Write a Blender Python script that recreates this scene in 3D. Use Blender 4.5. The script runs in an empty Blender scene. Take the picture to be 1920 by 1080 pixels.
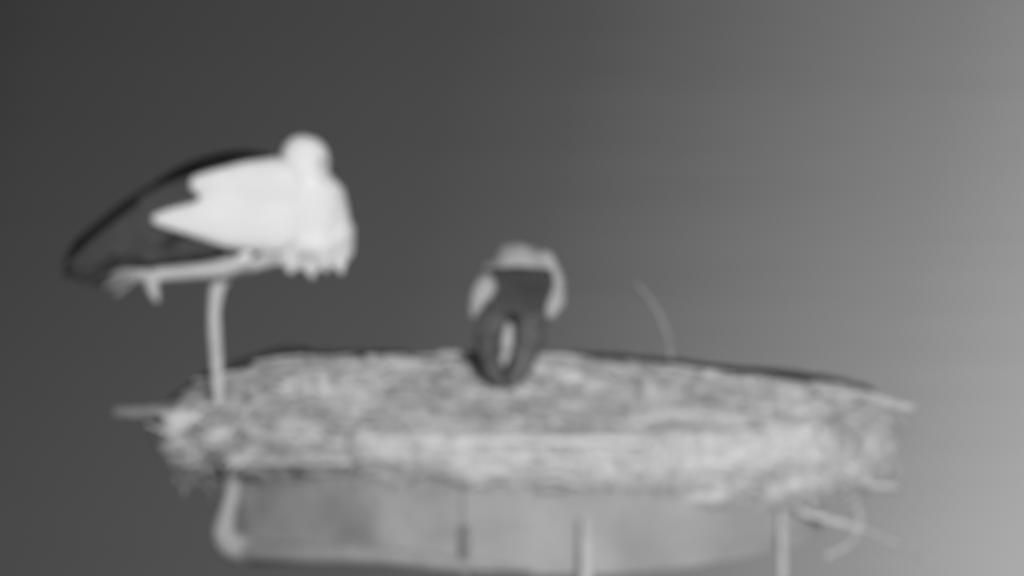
import bpy, bmesh, math, random
from mathutils import Vector, noise
R = math.radians
random.seed(7)
sc = bpy.context.scene
COL = sc.collection

# ------------------------------------------------------------------ camera
PITCH, DIST, Z0 = R(5.2), 12.0, 9.0
FRAME_W = 3.46
LENS = 36 * (DIST / math.cos(PITCH)) / FRAME_W
CAM = Vector((0, -DIST, Z0 - DIST * math.tan(PITCH)))
cd = bpy.data.cameras.new('camera')
cam = bpy.data.objects.new('camera', cd); COL.objects.link(cam)
cam.location = CAM; cam.rotation_euler = (R(90) + PITCH, 0, 0)
cd.lens = LENS; cd.sensor_width = 36; cd.clip_start = 0.1; cd.clip_end = 6000
cd.dof.use_dof = True; cd.dof.focus_distance = 24.0; cd.dof.aperture_fstop = 1.45
sc.camera = cam

# ------------------------------------------------------------------ sky
w = bpy.data.worlds.new('World'); sc.world = w; w.use_nodes = True
nt = w.node_tree; nt.nodes.clear()
N = nt.nodes.new; L = nt.links.new
out = N('ShaderNodeOutputWorld'); bg = N('ShaderNodeBackground')
sky = N('ShaderNodeTexSky'); sky.sky_type = 'NISHITA'; sky.sun_disc = False
SUN_EL, SUN_AZ = R(6.5), R(9)            # azimuth to the right of the direction camera -> behind it
sky.sun_elevation = SUN_EL; sky.sun_rotation = R(180) - SUN_AZ
bw = N('ShaderNodeRGBToBW')              # the night camera sees no colour
L(sky.outputs[0], bw.inputs[0])
tc = N('ShaderNodeTexCoord'); va = N('ShaderNodeVectorMath'); va.operation = 'ADD'; va.inputs[1].default_value = (0, 0, .07); L(tc.outputs['Generated'], va.inputs[0]); L(va.outputs[0], sky.inputs['Vector'])
sep = N('ShaderNodeSeparateXYZ'); L(tc.outputs['Generated'], sep.inputs[0])
# the glow lies low on the right: darkness of the sky by compass direction
mz = N('ShaderNodeMath'); mz.operation = 'MULTIPLY_ADD'; mz.inputs[1].default_value = -0.20; L(sep.outputs['Z'], mz.inputs[0]); L(sep.outputs['X'], mz.inputs[2])
mp = N('ShaderNodeMapping'); mp.inputs['Scale'].default_value = (2, 2, 34); L(tc.outputs['Generated'], mp.inputs[0])
ns = N('ShaderNodeTexNoise'); ns.inputs['Scale'].default_value = 3.0; ns.inputs['Detail'].default_value = 2; L(mp.outputs[0], ns.inputs['Vector'])
mn = N('ShaderNodeMath'); mn.operation = 'MULTIPLY_ADD'; mn.inputs[1].default_value = 0.015; L(ns.outputs[0], mn.inputs[0]); L(mz.outputs[0], mn.inputs[2])
mr = N('ShaderNodeMapRange'); mr.inputs['From Min'].default_value = -0.175; mr.inputs['From Max'].default_value = 0.145; L(mn.outputs[0], mr.inputs[0])
rp = N('ShaderNodeValToRGB'); L(mr.outputs[0], rp.inputs[0])
SKYK = 1.45
stops = [(0.0, .049), (.07, .061), (.25, .076), (.42, .090), (.53, .115), (.64, .165), (.75, .225), (.86, .29), (.94, .365), (1.0, .41)]
e = rp.color_ramp.elements
e[0].position, e[1].position = stops[0][0], stops[-1][0]
for p, v in stops[1:-1]: e.new(p)
for el, (p, v) in zip(sorted(e, key=lambda q: q.position), stops): el.color = (v * SKYK, v * SKYK, v * SKYK, 1)
mu = N('ShaderNodeMath'); mu.operation = 'MULTIPLY'
L(bw.outputs[0], mu.inputs[0]); L(rp.outputs[0], mu.inputs[1])
L(mu.outputs[0], bg.inputs['Color']); bg.inputs['Strength'].default_value = 0.15
L(bg.outputs[0], out.inputs['Surface'])

# ------------------------------------------------------------------ sun
sd = bpy.data.lights.new('sun', 'SUN'); sd.energy = 2.95; sd.angle = R(12); sd.color = (1, 1, 1)
sun = bpy.data.objects.new('sun', sd); COL.objects.link(sun)
to_sun = Vector((math.sin(SUN_AZ) * math.cos(SUN_EL), -math.cos(SUN_AZ) * math.cos(SUN_EL), math.sin(SUN_EL)))
sun.rotation_euler = (-to_sun).to_track_quat('-Z', 'Y').to_euler(); sun.location = (6, -6, 20)
sc.view_settings.view_transform = 'Standard'; sc.view_settings.look = 'None'
sc.view_settings.exposure = 0; sc.view_settings.gamma = 1
sc.cycles.use_denoising = True
sc.cycles.filter_width = 2.5

# ------------------------------------------------------------------ helpers
PX = FRAME_W / 1920                                   # metres per photo pixel at the nest
FW = Vector((0, math.cos(PITCH), math.sin(PITCH))); UP = Vector((0, -math.sin(PITCH), math.cos(PITCH)))
def W(px, py, y=0.0):
    d = FW + Vector((1, 0, 0)) * ((px - 960) / 1920 * 36 / LENS) + UP * ((540 - py) / 1920 * 36 / LENS)
    return CAM + d * ((y + DIST) / d.y)

def lerp_tab(tab, x):
    if x <= tab[0][0]: return tab[0][1]
    for (a, p), (b, q) in zip(tab, tab[1:]):
        if x <= b: return p + (q - p) * (x - a) / (b - a)
    return tab[-1][1]

def mat(name, v, var=.25, scale=12, rough=.9, bump=.3, bscale=60, spec=.15):
    m = bpy.data.materials.new(name); m.use_nodes = True
    t = m.node_tree; b = t.nodes['Principled BSDF']
    b.inputs['Roughness'].default_value = rough; b.inputs['Specular IOR Level'].default_value = spec
    tc = t.nodes.new('ShaderNodeTexCoord')
    n = t.nodes.new('ShaderNodeTexNoise'); n.inputs['Scale'].default_value = scale; n.inputs['Detail'].default_value = 5
    t.links.new(tc.outputs['Object'], n.inputs['Vector'])
    r = t.nodes.new('ShaderNodeValToRGB'); lo, hi = v * (1 - var), min(v * (1 + var), .92)
    r.color_ramp.elements[0].position = .3; r.color_ramp.elements[1].position = .7
    r.color_ramp.elements[0].color = (lo, lo, lo, 1); r.color_ramp.elements[1].color = (hi, hi, hi, 1)
    t.links.new(n.outputs[0], r.inputs[0]); t.links.new(r.outputs[0], b.inputs['Base Color'])
    n2 = t.nodes.new('ShaderNodeTexNoise'); n2.inputs['Scale'].default_value = bscale; n2.inputs['Detail'].default_value = 4
    t.links.new(tc.outputs['Object'], n2.inputs['Vector'])
    bp = t.nodes.new('ShaderNodeBump'); bp.inputs['Strength'].default_value = bump; bp.inputs['Distance'].default_value = .01
    t.links.new(n2.outputs[0], bp.inputs['Height']); t.links.new(bp.outputs[0], b.inputs['Normal'])
    return m
M = dict(
    black2=mat('sooty_flight_feather', .125, .4, 14, .8), mantle=mat('sooty_mantle', .08, .2, 14, .8),
    white=mat('white_plumage', .75, .05, 9, .95), covert=mat('white_covert_plumage', .73, .04, 9, .95),
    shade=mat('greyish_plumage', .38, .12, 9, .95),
    black=mat('black_flight_feather', .066, .1, 14, .8), jet=mat('jet_feather', .026, .25, 14, .8),
    side=mat('pale_side_plumage', .41, .1, 10, .95), tail=mat('tail_plumage', .50, .1, 10, .95),
    leg=mat('leg_skin', .50, .12, 30, .7), foot=mat('foot_skin', .3, .2, 30, .8), bill=mat('bill_horn', .72, .06, 20, .6), eye=mat('eye_lid', .25, .1, 40, .5),
    core=mat('matted_nest_litter', .50, .25, 7, 1), twigA=mat('grey_twig', .46, .3, 25), twigB=mat('dark_twig', .37, .3, 25),
    twigC=mat('pale_straw', .57, .2, 25), twigD=mat('bleached_straw', .68, .15, 25), rimdark=mat('dark_outline_twig', .035, .3, 25),
    stick=mat('peeled_branch', .50, .15, 30), stickL=mat('grey_branch', .2, .2, 30), stem=mat('dry_stem', .27, .2, 30),
    panel=mat('weathered_board', .32, .3, 5, .9, .4, 30), panelR=mat('pale_weathered_board', .36, .14, 5, .9, .4, 30),
    metal=mat('galvanised_steel', .35, .1, 18, .6, .1), metaldark=mat('rusty_steel', .2, .2, 18, .8),
    pmetal=mat('pale_steel', .52, .1, 18, .6, .1),
    ground=mat('meadow', .05, .5, .08, 1))

def link(name, me, parent=None):
    o = bpy.data.objects.new(name, me); COL.objects.link(o)
    if parent is not None: o.parent = parent; o.matrix_parent_inverse = parent.matrix_basis.inverted()
    return o
def finish(name, bm, mats, parent=None, smooth=True):
    bmesh.ops.recalc_face_normals(bm, faces=bm.faces)
    me = bpy.data.meshes.new(name); bm.to_mesh(me); bm.free()
    for m in (mats if isinstance(mats, (list, tuple)) else [mats]): me.materials.append(m)
    if smooth: me.polygons.foreach_set('use_smooth', [True] * len(me.polygons))
    return link(name, me, parent)
def thing(name, label, cat, loc, group=None):
    o = bpy.data.objects.new(name, None); COL.objects.link(o); o.location = loc; o.empty_display_size = .1
    o['label'] = label; o['category'] = cat
    if group: o['group'] = group
    bpy.context.view_layer.update()
    return o

def tube(bm, pts, rad, seg=8, mi=0, flat=1.0):
    pts = [Vector(p) for p in pts]; n = len(pts)
    rad = [rad] * n if not isinstance(rad, (list, tuple)) else rad
    rings = []
    for i, p in enumerate(pts):
        t = (pts[min(i + 1, n - 1)] - pts[max(i - 1, 0)]).normalized()
        a = t.orthogonal().normalized() if i == 0 else (rings[-1][1] - t * rings[-1][1].dot(t)).normalized()
        b = t.cross(a)
        rings.append(([bm.verts.new(p + (a * math.cos(q) + b * math.sin(q) * flat) * rad[i]) for q in [2 * math.pi * k / seg for k in range(seg)]], a))
    for (r0, _), (r1, _) in zip(rings, rings[1:]):
        for k in range(seg):
            f = bm.faces.new((r0[k], r0[(k + 1) % seg], r1[(k + 1) % seg], r1[k])); f.material_index = mi
    for r, _ in (rings[0], rings[-1]):
        bm.faces.new(r).material_index = mi

def smooth_path(pts, n=6):                            # Catmull-Rom through the points
    pts = [Vector(p) for p in pts]; o = []
    for i in range(len(pts) - 1):
        p0, p1, p2, p3 = pts[max(i - 1, 0)], pts[i], pts[i + 1], pts[min(i + 2, len(pts) - 1)]
        for k in range(n):
            t = k / n
            o.append(.5 * ((2 * p1) + (p2 - p0) * t + (2 * p0 - 5 * p1 + 4 * p2 - p3) * t * t + (3 * p1 - p0 - 3 * p2 + p3) * t ** 3))
    return o + [pts[-1]]

def blade(bm, path, width, nrm, mi=0, thick=.003):
    """a feather: a lens-shaped leaf along a path, bent over a shaft ridge, closed and thin"""
    path = [Vector(p) for p in path]; n = len(path); nrm = Vector(nrm).normalized(); rows = []
    for i, p in enumerate(path):
        u = i / (n - 1); t = (path[min(i + 1, n - 1)] - path[max(i - 1, 0)]).normalized()
        s = t.cross(nrm).normalized(); wd = width * .5 * (math.sin(math.pi * min(.98, .12 + .80 * u)) ** .7) * (1 if u < .8 else 1 - ((u - .8) / .2) ** 2 * .85)
        rows.append([bm.verts.new(q) for q in (p - s * wd, p + nrm * thick * 1.6, p + s * wd, p - nrm * thick)])
    for a, b in zip(rows, rows[1:]):
        for k in range(4):
            bm.faces.new((a[k], a[(k + 1) % 4], b[(k + 1) % 4], b[k])).material_index = mi
    for r in (rows[0], rows[-1]): bm.faces.new(r).material_index = mi

def blob(name, balls, mats, parent, voxel=.011, smooth=6, flat=None):
    """one continuous skin over a union of balls: (centre, (rx, ry, rz)); chains made by chain()"""
    bm = bmesh.new()
    for c, r in balls:
        g = bmesh.ops.create_icosphere(bm, subdivisions=2, radius=1)['verts']
        for v in g: v.co = Vector((v.co.x * r[0], v.co.y * r[1], v.co.z * r[2])) + c
    me = bpy.data.meshes.new('tmp'); bm.to_mesh(me); bm.free()
    o = bpy.data.objects.new('tmp', me); COL.objects.link(o)
    m = o.modifiers.new('r', 'REMESH'); m.mode = 'VOXEL'; m.voxel_size = voxel
    if smooth:
        s = o.modifiers.new('s', 'SMOOTH'); s.factor = .5; s.iterations = smooth
    dg = bpy.context.evaluated_depsgraph_get()
    res = bpy.data.meshes.new_from_object(o.evaluated_get(dg)); bpy.data.objects.remove(o); bpy.data.meshes.remove(me)
    res.name = name; res.materials.clear()
    for k in (mats if isinstance(mats, (list, tuple)) else [mats]): res.materials.append(k)
    res.polygons.foreach_set('use_smooth', [True] * len(res.polygons))
    return link(name, res, parent)
def chain(pts, n=8, fy=1.0):
    """tapered limb: pts = [(Vector, radius), ...]"""
    o = []
    for (p, r), (q, s) in zip(pts, pts[1:]):
        for k in range(n + 1):
            t = k / n; rr = r + (s - r) * t
            o.append((p.lerp(q, t), (rr, rr * fy, rr)))
    return o

def fluff(name, src, parent, m, count, length, width, flow, keep=lambda p: True, seed=1, lift=.35):
    """short feathers lying over the skin of src"""
    rnd = random.Random(seed); bm = bmesh.new(); me = src.data
    polys = [p for p in me.polygons if keep(p.center)]
    for p in rnd.choices(polys, weights=[q.area for q in polys], k=count):
        nrm = p.normal; f = Vector(flow) + Vector([rnd.uniform(-.3, .3) for _ in range(3)])
        f = (f - nrm * f.dot(nrm))
        if f.length < .15: continue
        f.normalize(); l = length * rnd.uniform(.6, 1.3); c = p.center + nrm * .001
        blade(bm, [c + f * l * t + nrm * lift * l * .25 * t * t for t in (0, .35, .7, 1)], width * rnd.uniform(.7, 1.2), nrm, 0, .0012)
    o = finish(name, bm, m, parent)
    return o

# ------------------------------------------------------------------ ground (far below, out of frame)
bm = bmesh.new()
bmesh.ops.create_grid(bm, x_segments=60, y_segments=60, size=3000)
for v in bm.verts:
    d = v.co.length
    v.co.z = 0 if d < 60 else 1.2 * noise.noise(v.co * .004)
g = finish('ground', bm, M['ground']); g['kind'] = 'structure'

# ------------------------------------------------------------------ nest
RIDGE = [(296, 800), (312, 775), (332, 757), (362, 736), (392, 717), (430, 701), (470, 689), (540, 670), (700, 668), (790, 667), (870, 660), (1040, 666), (1200, 681), (1400, 704), (1560, 722), (1620, 738), (1660, 765), (1682, 800)]
RIM = [(296, 806), (330, 795), (420, 806), (560, 818), (900, 820), (1200, 822), (1400, 815), (1600, 800), (1682, 806)]
BOT = [(296, 838), (318, 868), (350, 884), (430, 880), (640, 884), (800, 892), (880, 904), (960, 922), (1020, 930), (1100, 922), (1250, 925), (1400, 938), (1500, 948), (1560, 930), (1620, 915), (1682, 860)]
NB, NC, NH = .92, 989, 693
def depth(px): return NB * math.sqrt(max(0, 1 - ((px - NC) / NH) ** 2))
def S(px, v):
    """nest skin: v 0 underside, 1 foot of the front face, 2 front rim, 3 ridge, 4 back rim, 5 back foot"""
    d = depth(px); ri, rm, bo = lerp_tab(RIDGE, px), lerp_tab(RIM, px), lerp_tab(BOT, px)
    ridge = W(px, ri, 0); rim = W(px, rm, -d); foot = W(px, bo, -d * .99)
    K = [Vector((ridge.x, 0, foot.z + .06)), foot, rim, ridge, Vector((rim.x, d * .95, rim.z + .02)), Vector((foot.x, d * .9, foot.z))]
    i = min(int(v), 4); t = v - i
    p = K[i].lerp(K[i + 1], t)
    bulge = math.sin(math.pi * t)
    if i == 1: p.y -= .07 * bulge * (d / NB)
    if i == 2: p += Vector((0, 0, .012 * bulge * (d / NB)))
    if i == 3: p += Vector((0, 0, .03 * bulge * (d / NB)))
    return p
nest = thing('stork_nest', 'broad shaggy heap of pale twigs and straw under the two storks', 'nest', W(980, 900, 0))
bm = bmesh.new(); cols = []
NX = 150; VS = [0, .5, 1, 1.2, 1.4, 1.6, 1.8, 2, 2.12, 2.25, 2.4, 2.55, 2.7, 2.85, 3, 3.2, 3.5, 3.8, 4, 4.3, 4.6, 5]
for i in range(NX + 1):
    px = 297 + (1681 - 297) * i / NX; c = []
    for v in VS:
        p = S(px, v); k = .018 if 1 <= v <= 2.9 else .010
        nv = noise.noise_vector(p * 7) * k + noise.noise_vector(p * 22) * k * .5
        if 2.4 < v: nv.z = min(nv.z, .004)
        c.append(bm.verts.new(p + nv))
    cols.append(c)
n = len(VS)
for a, b in zip(cols, cols[1:]):
    for k in range(n): bm.faces.new((a[k], a[(k + 1) % n], b[(k + 1) % n], b[k]))
bm.faces.new(cols[0]); bm.faces.new(cols[-1])
finish('packed_litter', bm, M['core'], nest)

rnd = random.Random(3)
def twig(bm, p, d, l, r, mi, sag=0.0):
    d = d.normalized(); side = d.orthogonal().normalized() * rnd.uniform(-.06, .06) * l
    pts = [p - d * l * .5, p - d * l * .15 + side, p + d * l * .2 + side * .8 - Vector((0, 0, sag * .3)), p + d * l * .5 - Vector((0, 0, sag))]
    tube(bm, pts, [r * .8, r, r * .85, r * .35], 5, mi)
bm = bmesh.new()
for _ in range(5200):                                  # woven over face, rim and top
    px = rnd.uniform(305, 1672); v = rnd.choice([rnd.uniform(1, 2), rnd.uniform(1, 2.1), rnd.uniform(2, 3), rnd.uniform(2, 2.9), rnd.uniform(3, 4.6)])
    p = S(px, v); e = 4
    tx = (S(min(px + 8, 1680), v) - S(max(px - 8, 298), v)); tv = S(px, min(v + .06, 5)) - S(px, max(v - .06, 0))
    nr = tv.cross(tx).normalized() * -1
    if nr.y > 0 and v < 2.8: nr = -nr
    if tx.length < 1e-5: continue
    d = tx.normalized() * rnd.uniform(.4, 1) + tv.normalized() * rnd.gauss(0, .24) + nr * rnd.gauss(0, .04)
    tone = min(.999, max(0, rnd.random() * .6 + .26 + .6 * noise.noise(Vector((p.x * 5, p.y * 4, p.z * 9)))))
    bright = (px - 300) / 1380  # twigs paler rightward and on the front face: light painted into their tones
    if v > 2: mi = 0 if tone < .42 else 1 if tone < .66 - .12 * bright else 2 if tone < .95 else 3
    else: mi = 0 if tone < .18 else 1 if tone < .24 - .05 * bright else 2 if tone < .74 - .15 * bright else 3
    l = rnd.uniform(.08, .30); off = rnd.uniform(-.002, .010)
    if v > 2.75: off *= .3; l *= .7; d.z *= .3
    edge = min(px - 297, 1681 - px)
    if edge < 80 and v < 3: d = d + Vector((0, 0, rnd.gauss(0, .12))); l *= .75
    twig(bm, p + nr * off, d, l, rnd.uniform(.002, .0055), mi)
for _ in range(900):                                   # bleached straw combed along the front rim and below it
    px = rnd.uniform(400, 1560); v = rnd.gauss(1.9, .06) if rnd.random() < .6 else rnd.uniform(1.15, 1.85)
    if v < 1.8 and rnd.random() > (px - 300) / 900: continue
    a, b = S(px - 12, v), S(px + 12, v)
    twig(bm, S(px, v) + Vector((0, -.016, 0)), (b - a).normalized() + Vector((0, rnd.gauss(0, .03), rnd.gauss(0, .12))), rnd.uniform(.08, .26), rnd.uniform(.0025, .005), 3)
for _ in range(420):                                   # straw hanging from the lower edge
    px = rnd.uniform(420, 1640) if rnd.random() < .3 else rnd.uniform(960, 1560)
    p = S(px, rnd.uniform(1, 1.35)) + Vector((0, -.012, 0))
    l = rnd.uniform(.05, .12)
    twig(bm, p, Vector((rnd.gauss(0, .8), rnd.gauss(0, .08), -rnd.uniform(.1, .7))), l, rnd.uniform(.002, .0045), rnd.choice([2, 2, 3, 0]), .01)
for px, py, q, ln in ((342, 905, .1, .09), (352, 900, -.1, .08), (394, 905, .1, .1), (330, 890, .3, .07), (312, 830, 1.6, .1), (316, 845, 1.9, .08)):
    twig(bm, W(px, py, -.25), Vector((q, 0, -1)), ln, .005, 0)
for _ in range(260):                                    # frayed left end
    twig(bm, W(rnd.uniform(332, 400), rnd.uniform(780, 842), -rnd.uniform(.05, .3)), Vector((-1, rnd.gauss(0, .1), rnd.gauss(0, .13))), rnd.uniform(.06, .14), rnd.uniform(.002, .005), rnd.choice([0, 2, 2, 3]))
for _ in range(160):                                    # ragged right end
    twig(bm, W(rnd.uniform(1600, 1672), rnd.uniform(770, 900), -rnd.uniform(.0, .25)), Vector((1, 0, rnd.gauss(0, .35))), rnd.uniform(.05, .11), rnd.uniform(.002, .005), rnd.choice([0, 2, 0, 2]))
finish('woven_twigs', bm, [M['twigA'], M['twigB'], M['twigC'], M['twigD']], nest)

prev = 318                                             # dark twigs added along the far edge to imitate a sharpening halo
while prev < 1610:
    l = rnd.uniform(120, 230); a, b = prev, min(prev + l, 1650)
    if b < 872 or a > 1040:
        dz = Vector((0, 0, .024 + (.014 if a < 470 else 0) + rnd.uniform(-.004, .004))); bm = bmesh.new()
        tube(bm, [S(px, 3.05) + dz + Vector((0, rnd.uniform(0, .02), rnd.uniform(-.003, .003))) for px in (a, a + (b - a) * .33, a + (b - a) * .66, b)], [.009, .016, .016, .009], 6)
        finish('outline_twig', bm, M['rimdark'], nest)
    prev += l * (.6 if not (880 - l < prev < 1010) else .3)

def stick(path, r, m, name='stick', lab=None):
    bm = bmesh.new(); pts = smooth_path(path, 4); k = len(pts)
    pts = [p + noise.noise_vector(p * 9) * r * .35 for p in pts]
    tube(bm, pts, [r * (1 - .25 * i / k) * (1 + .12 * noise.noise(p * 30)) for i, p in enumerate(pts)], 9)
    o = finish(name, bm, m, nest)
    if lab: o['label'] = lab
    return o
stick([W(430, 776, -.2), W(320, 775, -.22), W(214, 773, -.24)], .026, M['stickL'], lab='short grey branch poking out on the left')
stick([W(1500, 728, -.05), W(1620, 744, -.08), W(1716, 767, -.1)], .022, M['stick'], lab='pale branch jutting out at the top right')
stick([W(1420, 893, -.52), W(1560, 904, -.42), W(1684, 914, -.34)], .017, M['stick'], lab='pale straight branch at the lower right edge')
stick([W(1475, 950, -.6), W(1540, 972, -.58), W(1610, 992, -.55)], .013, M['twigC'], lab='thin stick slanting down at the lower right')
stick([W(1606, 950, -.55), W(1612, 985, -.55), W(1590, 1022, -.56), W(1545, 1045, -.6)], .011, M['twigA'], lab='hooked twig hanging from the lower right')
stick([W(1600, 985, -.5), W(1680, 1020, -.45), W(1750, 1062, -.4)], .006, M['twigA'], lab='thin straight twig trailing off the lower right')
for a, b, r in (((452, 814), (648, 832), .014), ((655, 822), (870, 836), .017), ((840, 826), (1215, 830), .018), ((410, 868), (650, 868), .013)):
    mx = (a[0] + b[0]) / 2
    stick([W(a[0], a[1], -depth(a[0]) - .085), W(mx, (a[1] + b[1]) / 2 - 1, -depth(mx) - .09), W(b[0], b[1], -depth(b[0]) - .085)], r, M['twigD'] if r > .0135 else M['twigC'], name='rim_branch')
stick([W(1257, 690, .05), W(1254, 640, .08), W(1240, 600, .09), W(1218, 562, .1), W(1192, 530, .12)], .010, M['stem'], name='dry_stem', lab='thin curved dry stem rising from the heap')

def wad(px, py, v, w_, h_, m, tilt, cnt=26):             # a tuft of bleached straw matted together
    bm = bmesh.new(); y = S(px, v).y - .03; c = W(px, py, y)
    for _ in range(cnt):
        o = Vector((rnd.gauss(0, w_ * .4), rnd.uniform(-.015, .01), rnd.gauss(0, h_ * .4)))
        a = tilt + rnd.gauss(0, .35)
        twig(bm, c + o, Vector((math.cos(a), rnd.gauss(0, .1), math.sin(a))), rnd.uniform(.8, 1.5) * max(w_, h_), rnd.uniform(.0025, .005), 0)
    finish('straw_tuft', bm, m, nest)
for a in ((608, 738, 2.5, .030, .045, M['twigD'], 1.2), (1068, 708, 2.6, .055, .024, M['twigD'], 0), (1112, 728, 2.5, .03, .034, M['twigD'], -.4), (1218, 748, 2.4, .024, .06, M['twigC'], 1.2), (1575, 758, 2.5, .03, .03, M['twigC'], .3), (350, 795, 2.0, .06, .03, M['twigD'], 0),
          (1045, 880, 1.5, .085, .055, M['twigD'], .1, 50), (1240, 862, 1.6, .07, .06, M['twigD'], 1.0, 50), (1500, 905, 1.5, .06, .045, M['twigD'], .2, 40), (1330, 930, 1.1, .09, .025, M['twigD'], -.3, 40), (720, 845, 1.6, .08, .03, M['twigD'], 0, 40), (345, 800, 1.9, .07, .05, M['twigD'], 0, 60), (370, 845, 1.5, .07, .05, M['twigC'], .1, 60), (420, 820, 1.7, .08, .04, M['twigC'], 0, 50), (335, 830, 1.6, .05, .05, M['twigC'], .2, 50), (470, 862, 1.4, .09, .03, M['twigC'], 0, 40), (1630, 830, 1.6, .05, .08, M['twigC'], .2, 60), (1590, 880, 1.3, .06, .05, M['twigD'], 0, 40), (1420, 870, 1.5, .09, .05, M['twigD'], 0, 40), (900, 890, 1.3, .09, .03, M['twigD'], 0, 40), (560, 800, 2.0, .09, .02, M['twigC'], 0, 40)): wad(*a)

# ------------------------------------------------------------------ basket that carries the nest
bk = thing('nest_basket', 'round grey nesting basket of boards and steel rails holding the twig heap', 'basket', Vector((W(990, 1000, 0).x, 0, 0)))
EDGE = [(395, 1000), (440, 1046), (560, 1050), (700, 1054), (860, 1072), (1000, 1080), (1150, 1080), (1300, 1066), (1420, 1044), (1520, 1020), (1600, 996)]
BC, BH, BD = 1000, 618, .92
def bdep(px): return BD * math.sqrt(max(0, 1 - ((px - BC) / BH) ** 2))
def panel(x0, x1, m, lab, inset=-.045, k=26):
    bm = bmesh.new(); rows = []
    for i in range(k + 1):
        px = x0 + (x1 - x0) * i / k; d = bdep(px); yo = -d + inset; top = lerp_tab(BOT, px) - 45
        col = []
        for t in (0, .25, .5, .75, 1):
            py = top + (lerp_tab(EDGE, px) - 3 - top) * t
            col.append(W(px, py, yo + .04 * t * t))
        rows.append([bm.verts.new(p) for p in col] + [bm.verts.new(p + Vector((0, .025, 0))) for p in reversed(col)])
    for a, b in zip(rows, rows[1:]):
        for j in range(10): bm.faces.new((a[j], a[(j + 1) % 10], b[(j + 1) % 10], b[j]))
    bm.faces.new(rows[0]); bm.faces.new(rows[-1])
    o = finish('side_panel', bm, m, bk, smooth=False)
    if lab: o['label'] = lab
panel(425, 866, M['panel'], 'darker grey board at the left of the basket')
panel(869, 1540, M['panelR'], 'paler grey board at the right of the basket')
# the far half of the basket wall
bm = bmesh.new(); rows = []
zt, zb = W(990, 885, 0).z, W(990, 950, 0).z
for i in range(41):
    t = math.pi * i / 40; x = W(BC, 900, 0).x - math.cos(t) * BH * PX * .88; y = math.sin(t) * BD * .95
    rows.append([bm.verts.new((x * q, y * q, z)) for q, z in ((1, zt), (1, zb), (.975, zb), (.975, zt))])
for a, b in zip(rows, rows[1:]):
    for j in range(4): bm.faces.new((a[j], a[(j + 1) % 4], b[(j + 1) % 4], b[j]))
bm.faces.new(rows[0]); bm.faces.new(rows[-1])
finish('rear_panel', bm, M['panel'], bk)
bm = bmesh.new()                                       # slatted floor inside
for k in range(13):
    y0 = -.60 + .105 * k; hw = BH * PX * .93 * math.sqrt(max(0, 1 - (y0 / BD) ** 2)); cx = W(BC, 900, 0).x; hw *= .82
    g = bmesh.ops.create_cube(bm, size=1)['verts']
    for v in g: v.co = Vector((cx + v.co.x * 2 * hw, y0 + v.co.y * .09, zb + .03 + v.co.z * .03))
finish('floor_slats', bm, M['panel'], bk, smooth=False)
def rail(name, pts, r, m, seg=10, lab=None):
    bm = bmesh.new(); tube(bm, pts, r, seg); o = finish(name, bm, m, bk)
    if lab: o['label'] = lab
    return o
rail('bottom_rail', smooth_path([W(px, py - 12, -bdep(px) - .085) for px, py in EDGE[1:6]], 8), [lerp_tab([(0, .038), (10, .036), (22, .024), (32, .006)], i) for i in range(33)], M['metal'])
rail('corner_post', smooth_path([W(440, 872, -.50), W(436, 920, -.505), W(424, 972, -.51), W(420, 1000, -.51), W(434, 1022, -.51), W(470, 1032, -.53), W(540, 1036, -.60)], 5), [lerp_tab([(0, .026), (8, .028), (14, .038), (20, .047), (25, .047), (30, .040)], i) for i in range(31)], M['metal'], lab='bent corner post at the left end')
def post(px, y0, top, r, m, lab=None):
    a = W(px, top, y0); rail('support_post', [a, a - Vector((0, 0, .12)), Vector((a.x, a.y, .004))], r, m, 12, lab)
post(872, -bdep(872) - .05, 985, .014, M['metaldark'], 'dark steel post in the gap between the boards')
post(1098, -bdep(1098) - .058, 972, .021, M['pmetal'])
post(1466, -bdep(1466) - .056, 955, .014, M['pmetal'])

# ------------------------------------------------------------------ stork standing on one leg
Y1 = -.37
A = lambda px, py, dy=0.: W(px, py, Y1 + dy)
s1 = thing('standing_stork', 'white and black stork standing on one leg at the left edge of the nest', 'stork', A(410, 768), 'storks on the nest')
k = PX * .975
balls = [(A(500, 400), (95 * k, 88 * k, 86 * k)), (A(430, 395), (85 * k, 80 * k, 70 * k)), (A(575, 415), (86 * k, 84 * k, 84 * k)), (A(590, 380), (62 * k, 70 * k, 60 * k)),
         (A(570, 303, -.02), (50 * k, 50 * k, 52 * k)), (A(578, 345, -.02), (44 * k, 52 * k, 40 * k)), (A(555, 340, -.01), (36 * k, 46 * k, 40 * k)), (A(360, 420), (70 * k, 50 * k, 45 * k)),
         (A(520, 450), (90 * k, 70 * k, 42 * k)), (A(600, 450), (56 * k, 66 * k, 44 * k))]
balls += [(A(486, 466, -.10), (40 * k, 24 * k, 24 * k)), (A(455, 478, -.10), (32 * k, 22 * k, 20 * k))]
balls += chain([(A(530, 462, -.03), 34 * k), (A(475, 478, -.07), 32 * k), (A(440, 494, -.08), 23 * k), (A(422, 506, -.07), 17 * k)], 7)
balls += [(A(585, 462, -.03), (62 * k, 60 * k, 36 * k)), (A(625, 440, -.01), (40 * k, 52 * k, 46 * k))]
for (x0, y0, x1, y1, r0, r1, dy) in ((510, 462, 494, 487, 26, 12, -.05), (545, 470, 545, 508, 28, 8, -.06), (575, 470, 584, 518, 28, 7, -.05), (602, 470, 613, 506, 28, 8, -.06), (630, 455, 641, 512, 28, 7, -.03), (648, 430, 656, 480, 18, 7, -.01), (560, 470, 566, 497, 26, 8, .05), (620, 470, 628, 497, 26, 8, .05), (460, 465, 440, 500, 28, 17, -.02)):
    balls += chain([(A(x0, y0, dy), r0 * k), (A(x1, y1, dy), r1 * k)], 7)
body1 = blob('body', balls, M['white'], s1, .010, 5)
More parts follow.
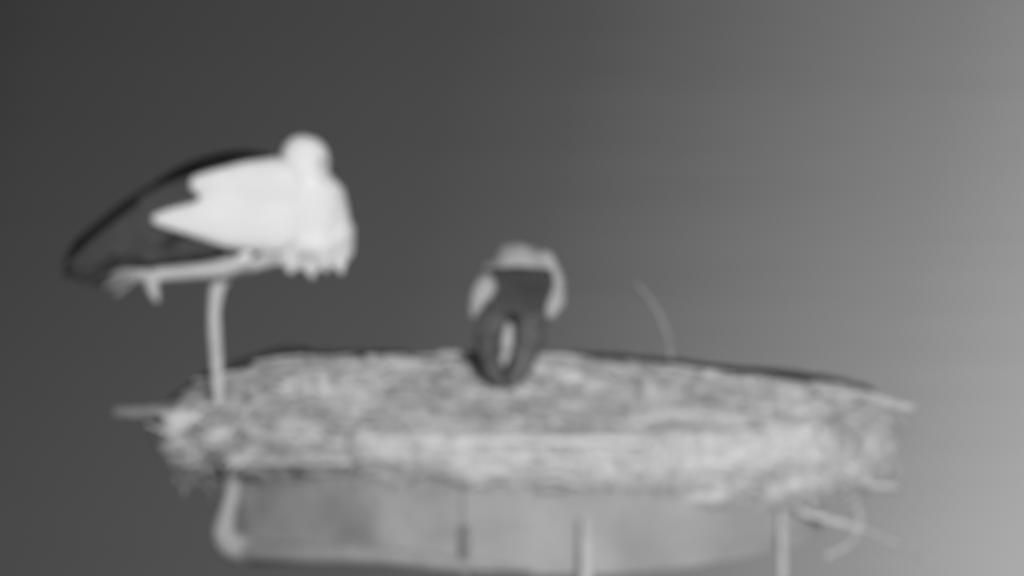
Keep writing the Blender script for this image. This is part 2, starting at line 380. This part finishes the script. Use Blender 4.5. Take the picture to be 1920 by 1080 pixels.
b1 = body1.data
for v in b1.vertices: v.co += noise.noise_vector(v.co * 13) * .004
# wings: black flight feathers, white coverts on top
def wing1(side, name, m_black):
    dy = -.125 * side
    cb = chain([(A(470, 345, dy * .8), 40 * k), (A(370, 385, dy), 50 * k), (A(285, 430, dy * .9), 46 * k), (A(200, 480, dy * .6), 34 * k), (A(150, 508, dy * .4), 20 * k)], 8, .42)
    cb += chain([(A(470, 430, dy), 42 * k), (A(380, 450, dy), 34 * k), (A(280, 472, dy * .85), 28 * k)], 8, .42)
    wg = blob(name, cb, [m_black], s1, .010, 4)
    bm = bmesh.new()
    tips = [(126, 488), (118, 508), (128, 524), (150, 530), (172, 538), (196, 530), (225, 510), (262, 498), (305, 492), (350, 487), (400, 482), (445, 480)]
    roots = [(430, 320), (420, 335), (410, 350), (400, 365), (395, 380), (395, 395), (400, 410), (410, 420), (425, 430), (440, 440), (460, 445), (490, 452)]
    for i, (t, r) in enumerate(zip(tips, roots)):
        up = -26 if i < 2 else -16 if i < 6 else -4
        mid = ((t[0] + r[0]) / 2, (t[1] + r[1]) / 2 + up)
        blade(bm, smooth_path([A(r[0], r[1], dy * 1.05 - side * .012), A(mid[0], mid[1], dy * .9 - side * .016), A(t[0], t[1], dy * .5 - side * .008)], 5), 52 * k, (0, -side, .12), 0, .003)
    finish('flight_feathers', bm, [m_black], wg)
    return wg
wn = wing1(1, 'wing', M['black']); wf = wing1(-1, 'wing', M['black'])
bm = bmesh.new()                                       # tertials along the back, added jet black to imitate the dark sharpening halo
for dy, o_ in ((.02, 0), (.0, 4), (-.03, 7)):
    blade(bm, smooth_path([A(512, 300, dy), A(455, 297 + o_, dy), A(395, 310 + o_, dy), A(330, 338 + o_, dy), A(250, 394 + o_, dy), A(185, 438 + o_, dy), A(126, 486 + o_, dy)], 5), 44 * k, (.1, -1, .5), 0, .008)
for r, t in (((200, 425), (122, 520)), ((230, 405), (135, 500))):
    blade(bm, smooth_path([A(r[0], r[1], -.06), A((r[0] + t[0]) / 2 - 8, (r[1] + t[1]) / 2 - 8, -.075), A(t[0], t[1], -.06)], 5), 34 * k, (0, -1, .1), 0, .004)
finish('halo_edge_feathers', bm, M['jet'], s1)
cv = blob('covert_feathers', chain([(A(515, 352, -.10), 58 * k), (A(460, 350, -.15), 48 * k), (A(405, 347, -.175), 30 * k), (A(374, 346, -.175), 20 * k)], 8, .5) +
          chain([(A(510, 425, -.12), 54 * k), (A(430, 422, -.17), 45 * k), (A(370, 412, -.185), 35 * k), (A(322, 411, -.185), 22 * k), (A(295, 411, -.18), 13 * k)], 8, .42) +
          chain([(A(470, 385, -.15), 34 * k), (A(410, 384, -.175), 28 * k), (A(384, 381, -.18), 16 * k)], 8, .5), M['covert'], s1, .008, 4)
# bill laid down into the breast feathers, shut eye
bm = bmesh.new(); tube(bm, smooth_path([A(590, 322, -.078), A(600, 365, -.092), A(608, 410, -.104), A(612, 448, -.085)], 4), [.018, .017, .016, .015, .014, .013, .012, .011, .010, .008, .006, .005, .004], 10)
finish('bill', bm, M['bill'], s1)
bm = bmesh.new(); bmesh.ops.create_uvsphere(bm, u_segments=14, v_segments=10, radius=.0095)
for v in bm.verts: v.co = v.co + A(603, 303, -.082)
finish('eye', bm, M['eye'], s1)
# standing leg with thigh, hock and toes
bm = bmesh.new()
lp = smooth_path([A(458, 480, -.02), A(428, 500, -.02), A(409, 535, -.02), A(402, 580, -.02), A(402, 610, -.02), A(406, 680, -.02), A(410, 745, -.02), A(411, 764, -.02)], 4)
prof = [(0, .055), (4, .042), (8, .027), (12, .021), (14, .020), (16, .022), (18, .021), (22, .019), (26, .019), (28, .022)]
tube(bm, lp, [lerp_tab(prof, i) for i in range(len(lp))], 12)
ft = A(411, 763, -.02)
def toes(bm, o, dirs, l, r):
    for d in dirs:
        d = Vector(d).normalized()
        tube(bm, [o, o + d * l * .35 + Vector((0, 0, .006)), o + d * l * .7, o + d * l - Vector((0, 0, .008))], [r, r * .9, r * .75, r * .35], 7)
toes(bm, ft, [(1, -.2, -.15), (.8, -.75, -.22), (.75, .6, .05), (-.8, 0, -.1)], .09, .010)
finish('leg', bm, M['leg'], s1)
# raised leg: shank level under the wing, toes drooping behind
bm = bmesh.new()
lp = smooth_path([A(462, 482, -.09), A(420, 503, -.1), A(370, 509, -.1), (A(320, 513, -.1)), A(286, 517, -.1)], 4)
tube(bm, lp, [lerp_tab([(0, .042), (4, .033), (8, .026), (12, .024), (16, .024)], i) for i in range(len(lp))], 12)
o = A(290, 517, -.1)
tube(bm, smooth_path([o, A(284, 534, -.11), A(290, 552, -.11), A(294, 566, -.1)], 3), [.024, .023, .022, .021, .020, .019, .017, .014, .012, .008], 8)
for k_, (a, b, c) in enumerate((((262, 512), (232, 512), (208, 520)), ((258, 518), (228, 524), (196, 540)), ((258, 522), (240, 535), (214, 556)), ((264, 518), (250, 530), (240, 548)))):
    tube(bm, smooth_path([o, A(a[0], a[1], -.1), A(b[0], b[1], -.11 + .02 * k_), A(c[0], c[1], -.1 + .03 * k_)], 3), [.018, .017, .016, .015, .015, .014, .014, .013, .011, .007], 7)
for f in bm.faces:
    if f.calc_center_median().x < A(276, 0).x: f.material_index = 1
finish('leg', bm, [M['leg'], M['foot']], s1)

# ------------------------------------------------------------------ stork seen from behind
s2 = thing('stooping_stork', 'stork seen from behind in mid nest, pale back above dark folded wings', 'stork', W(965, 690, 0), 'storks on the nest')
B = lambda px, py, y: W(px, py, y)
balls = [(B(968, 545, .06), (78 * PX, .20, 84 * PX)), (B(970, 517, .02), (64 * PX, .14, 64 * PX)), (B(962, 580, .12), (70 * PX, .20, 70 * PX)), (B(955, 620, -.02), (44 * PX, .12, 60 * PX)),
         (B(965, 560, .26), (56 * PX, .13, 52 * PX))]
balls += chain([(B(966, 548, .36), .085), (B(968, 575, .48), .055), (B(974, 610, .56), .04), (B(980, 622, .62), .05), (B(982, 630, .66), .045)], 6)
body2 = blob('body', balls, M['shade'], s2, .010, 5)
for v in body2.data.vertices: v.co += noise.noise_vector(v.co * 16) * .005
bm = bmesh.new(); tube(bm, [B(982, 630, .69), B(984, 650, .80), B(985, 668, .90)], [.018, .013, .003], 10)
finish('bill', bm, M['bill'], s2)
for sx in (-1, 1):
    bm = bmesh.new(); bmesh.ops.create_uvsphere(bm, u_segments=12, v_segments=8, radius=.008)
    for v in bm.verts: v.co += B(982, 626, .67) + Vector((sx * .043, 0, .01))
    finish('eye', bm, M['jet'], s2)
def bf(px, py):                                        # depth of the bird's rear surface: leans towards the viewer lower down
    return -.10 - .44 * max(0, (py - 505) / 225) ** .9
for sx in (-1, 1):
    c = 968
    def Q(dx, py, dy=0): return B(c + sx * dx - (py - 505) * .10, py, bf(c, py) + dy)
    wg = blob('wing', chain([(Q(24, 535, .05), 32 * PX), (Q(31, 580, .03), 33 * PX), (Q(37, 625, .02), 31 * PX), (Q(31, 665, .01), 27 * PX), (Q(22, 698, 0), 20 * PX), (Q(12, 716, -.01), 13 * PX)], 8, .5) + chain([(Q(10, 525, .04), 24 * PX), (Q(12, 560, .04), 24 * PX), (Q(26, 590, .04), 26 * PX)], 6, .5), M['black2'], s2, .010, 4)
    bm = bmesh.new()
    for i in range(10):
        t = i / 9
        r = (8 + 32 * t, 512 + 55 * t); e = (8 + 24 * (t ** .7), 728 - 55 * t)
        if i < 3: e = (8 + 5 * i, 722 - 3 * i)
        md = (24 + 26 * t, (r[1] + e[1]) / 2 + 10)
        blade(bm, smooth_path([Q(r[0], r[1], -.02 + .02 * t), Q(md[0], md[1], -.03 + .02 * t), Q(e[0], e[1], -.02)], 5), 30 * PX, (sx * .25, -1, .45), 0, .003)
    rr = random.Random(5 + sx)                         # loose ragged edges of the folded primaries
    for i in range(26):
        py = rr.uniform(560, 690); dx = 60 - max(0, py - 610) * .52
        blade(bm, [Q(dx - 14, py - 24, -.005), Q(dx - 2, py, -.012), Q(dx + rr.uniform(-4, 9), py + rr.uniform(14, 34), -.01)], 13 * PX, (sx * .5, -1, .4), 0, .002)
    finish('flight_feathers', bm, M['black2'], wg)
    cvb = chain([(B(c + sx * 52, 490, .0), 22 * PX), (B(c + sx * 70, 530, -.04), 22 * PX), (B(c + sx * 72 - 1, 565, -.09), 22 * PX), (B(c + sx * 66 - 4, 588, -.12), 12 * PX)], 8, .8) if sx > 0 else \
        chain([(B(c - 50, 500, .02), 12 * PX), (B(c - 58, 540, -.24), 22 * PX), (B(c - 66, 560, -.26), 22 * PX), (B(c - 78, 588, -.26), 11 * PX)], 8, .8)
    blob('covert_feathers', cvb, M['side'], s2, .008, 3)
bm = bmesh.new()                                       # dark mantle between the wings
for i in range(11):
    x = 914 + 11 * i
    blade(bm, smooth_path([B(x + 2, 500 + abs(i - 5), -.15), B(x, 540, -.235), B(962 + (x - 968) * .75, 592, -.33)], 4), 26 * PX, (0, -1, .5), 0, .003)
finish('mantle_feathers', bm, M['mantle'], s2)
bm = bmesh.new()                                       # pale tail showing between the wing tips
for dx, e in ((-5, 680), (0, 688), (5, 678), (2, 664)):
    blade(bm, smooth_path([B(955 + dx * .3, 606, -.41), B(949 + dx * .6, 645, -.465), B(944 + dx * .6, e, -.51)], 5), 20 * PX, (0, -1, .4), 0, .004)
finish('tail', bm, M['tail'], s2)
for sx in (-1, 1):                                     # bent legs under the belly
    bm = bmesh.new(); p = B(965 + sx * 26, 610, .12); h = B(965 + sx * 30, 650, -.02); f = S(965 + sx * 34, 3.1)
    tube(bm, smooth_path([p, h, Vector((h.x, .05, (h.z + f.z) / 2)), f + Vector((0, 0, .012))], 4), [lerp_tab([(0, .034), (4, .014), (12, .012)], i) for i in range(13)], 10)
    toes(bm, f + Vector((0, 0, .012)), [(sx * .3, 1, -.05), (sx * .9, .6, -.05), (-sx * .4, .9, -.05), (0, -.8, -.05)], .08, .009)
    finish('leg', bm, M['leg'], s2)
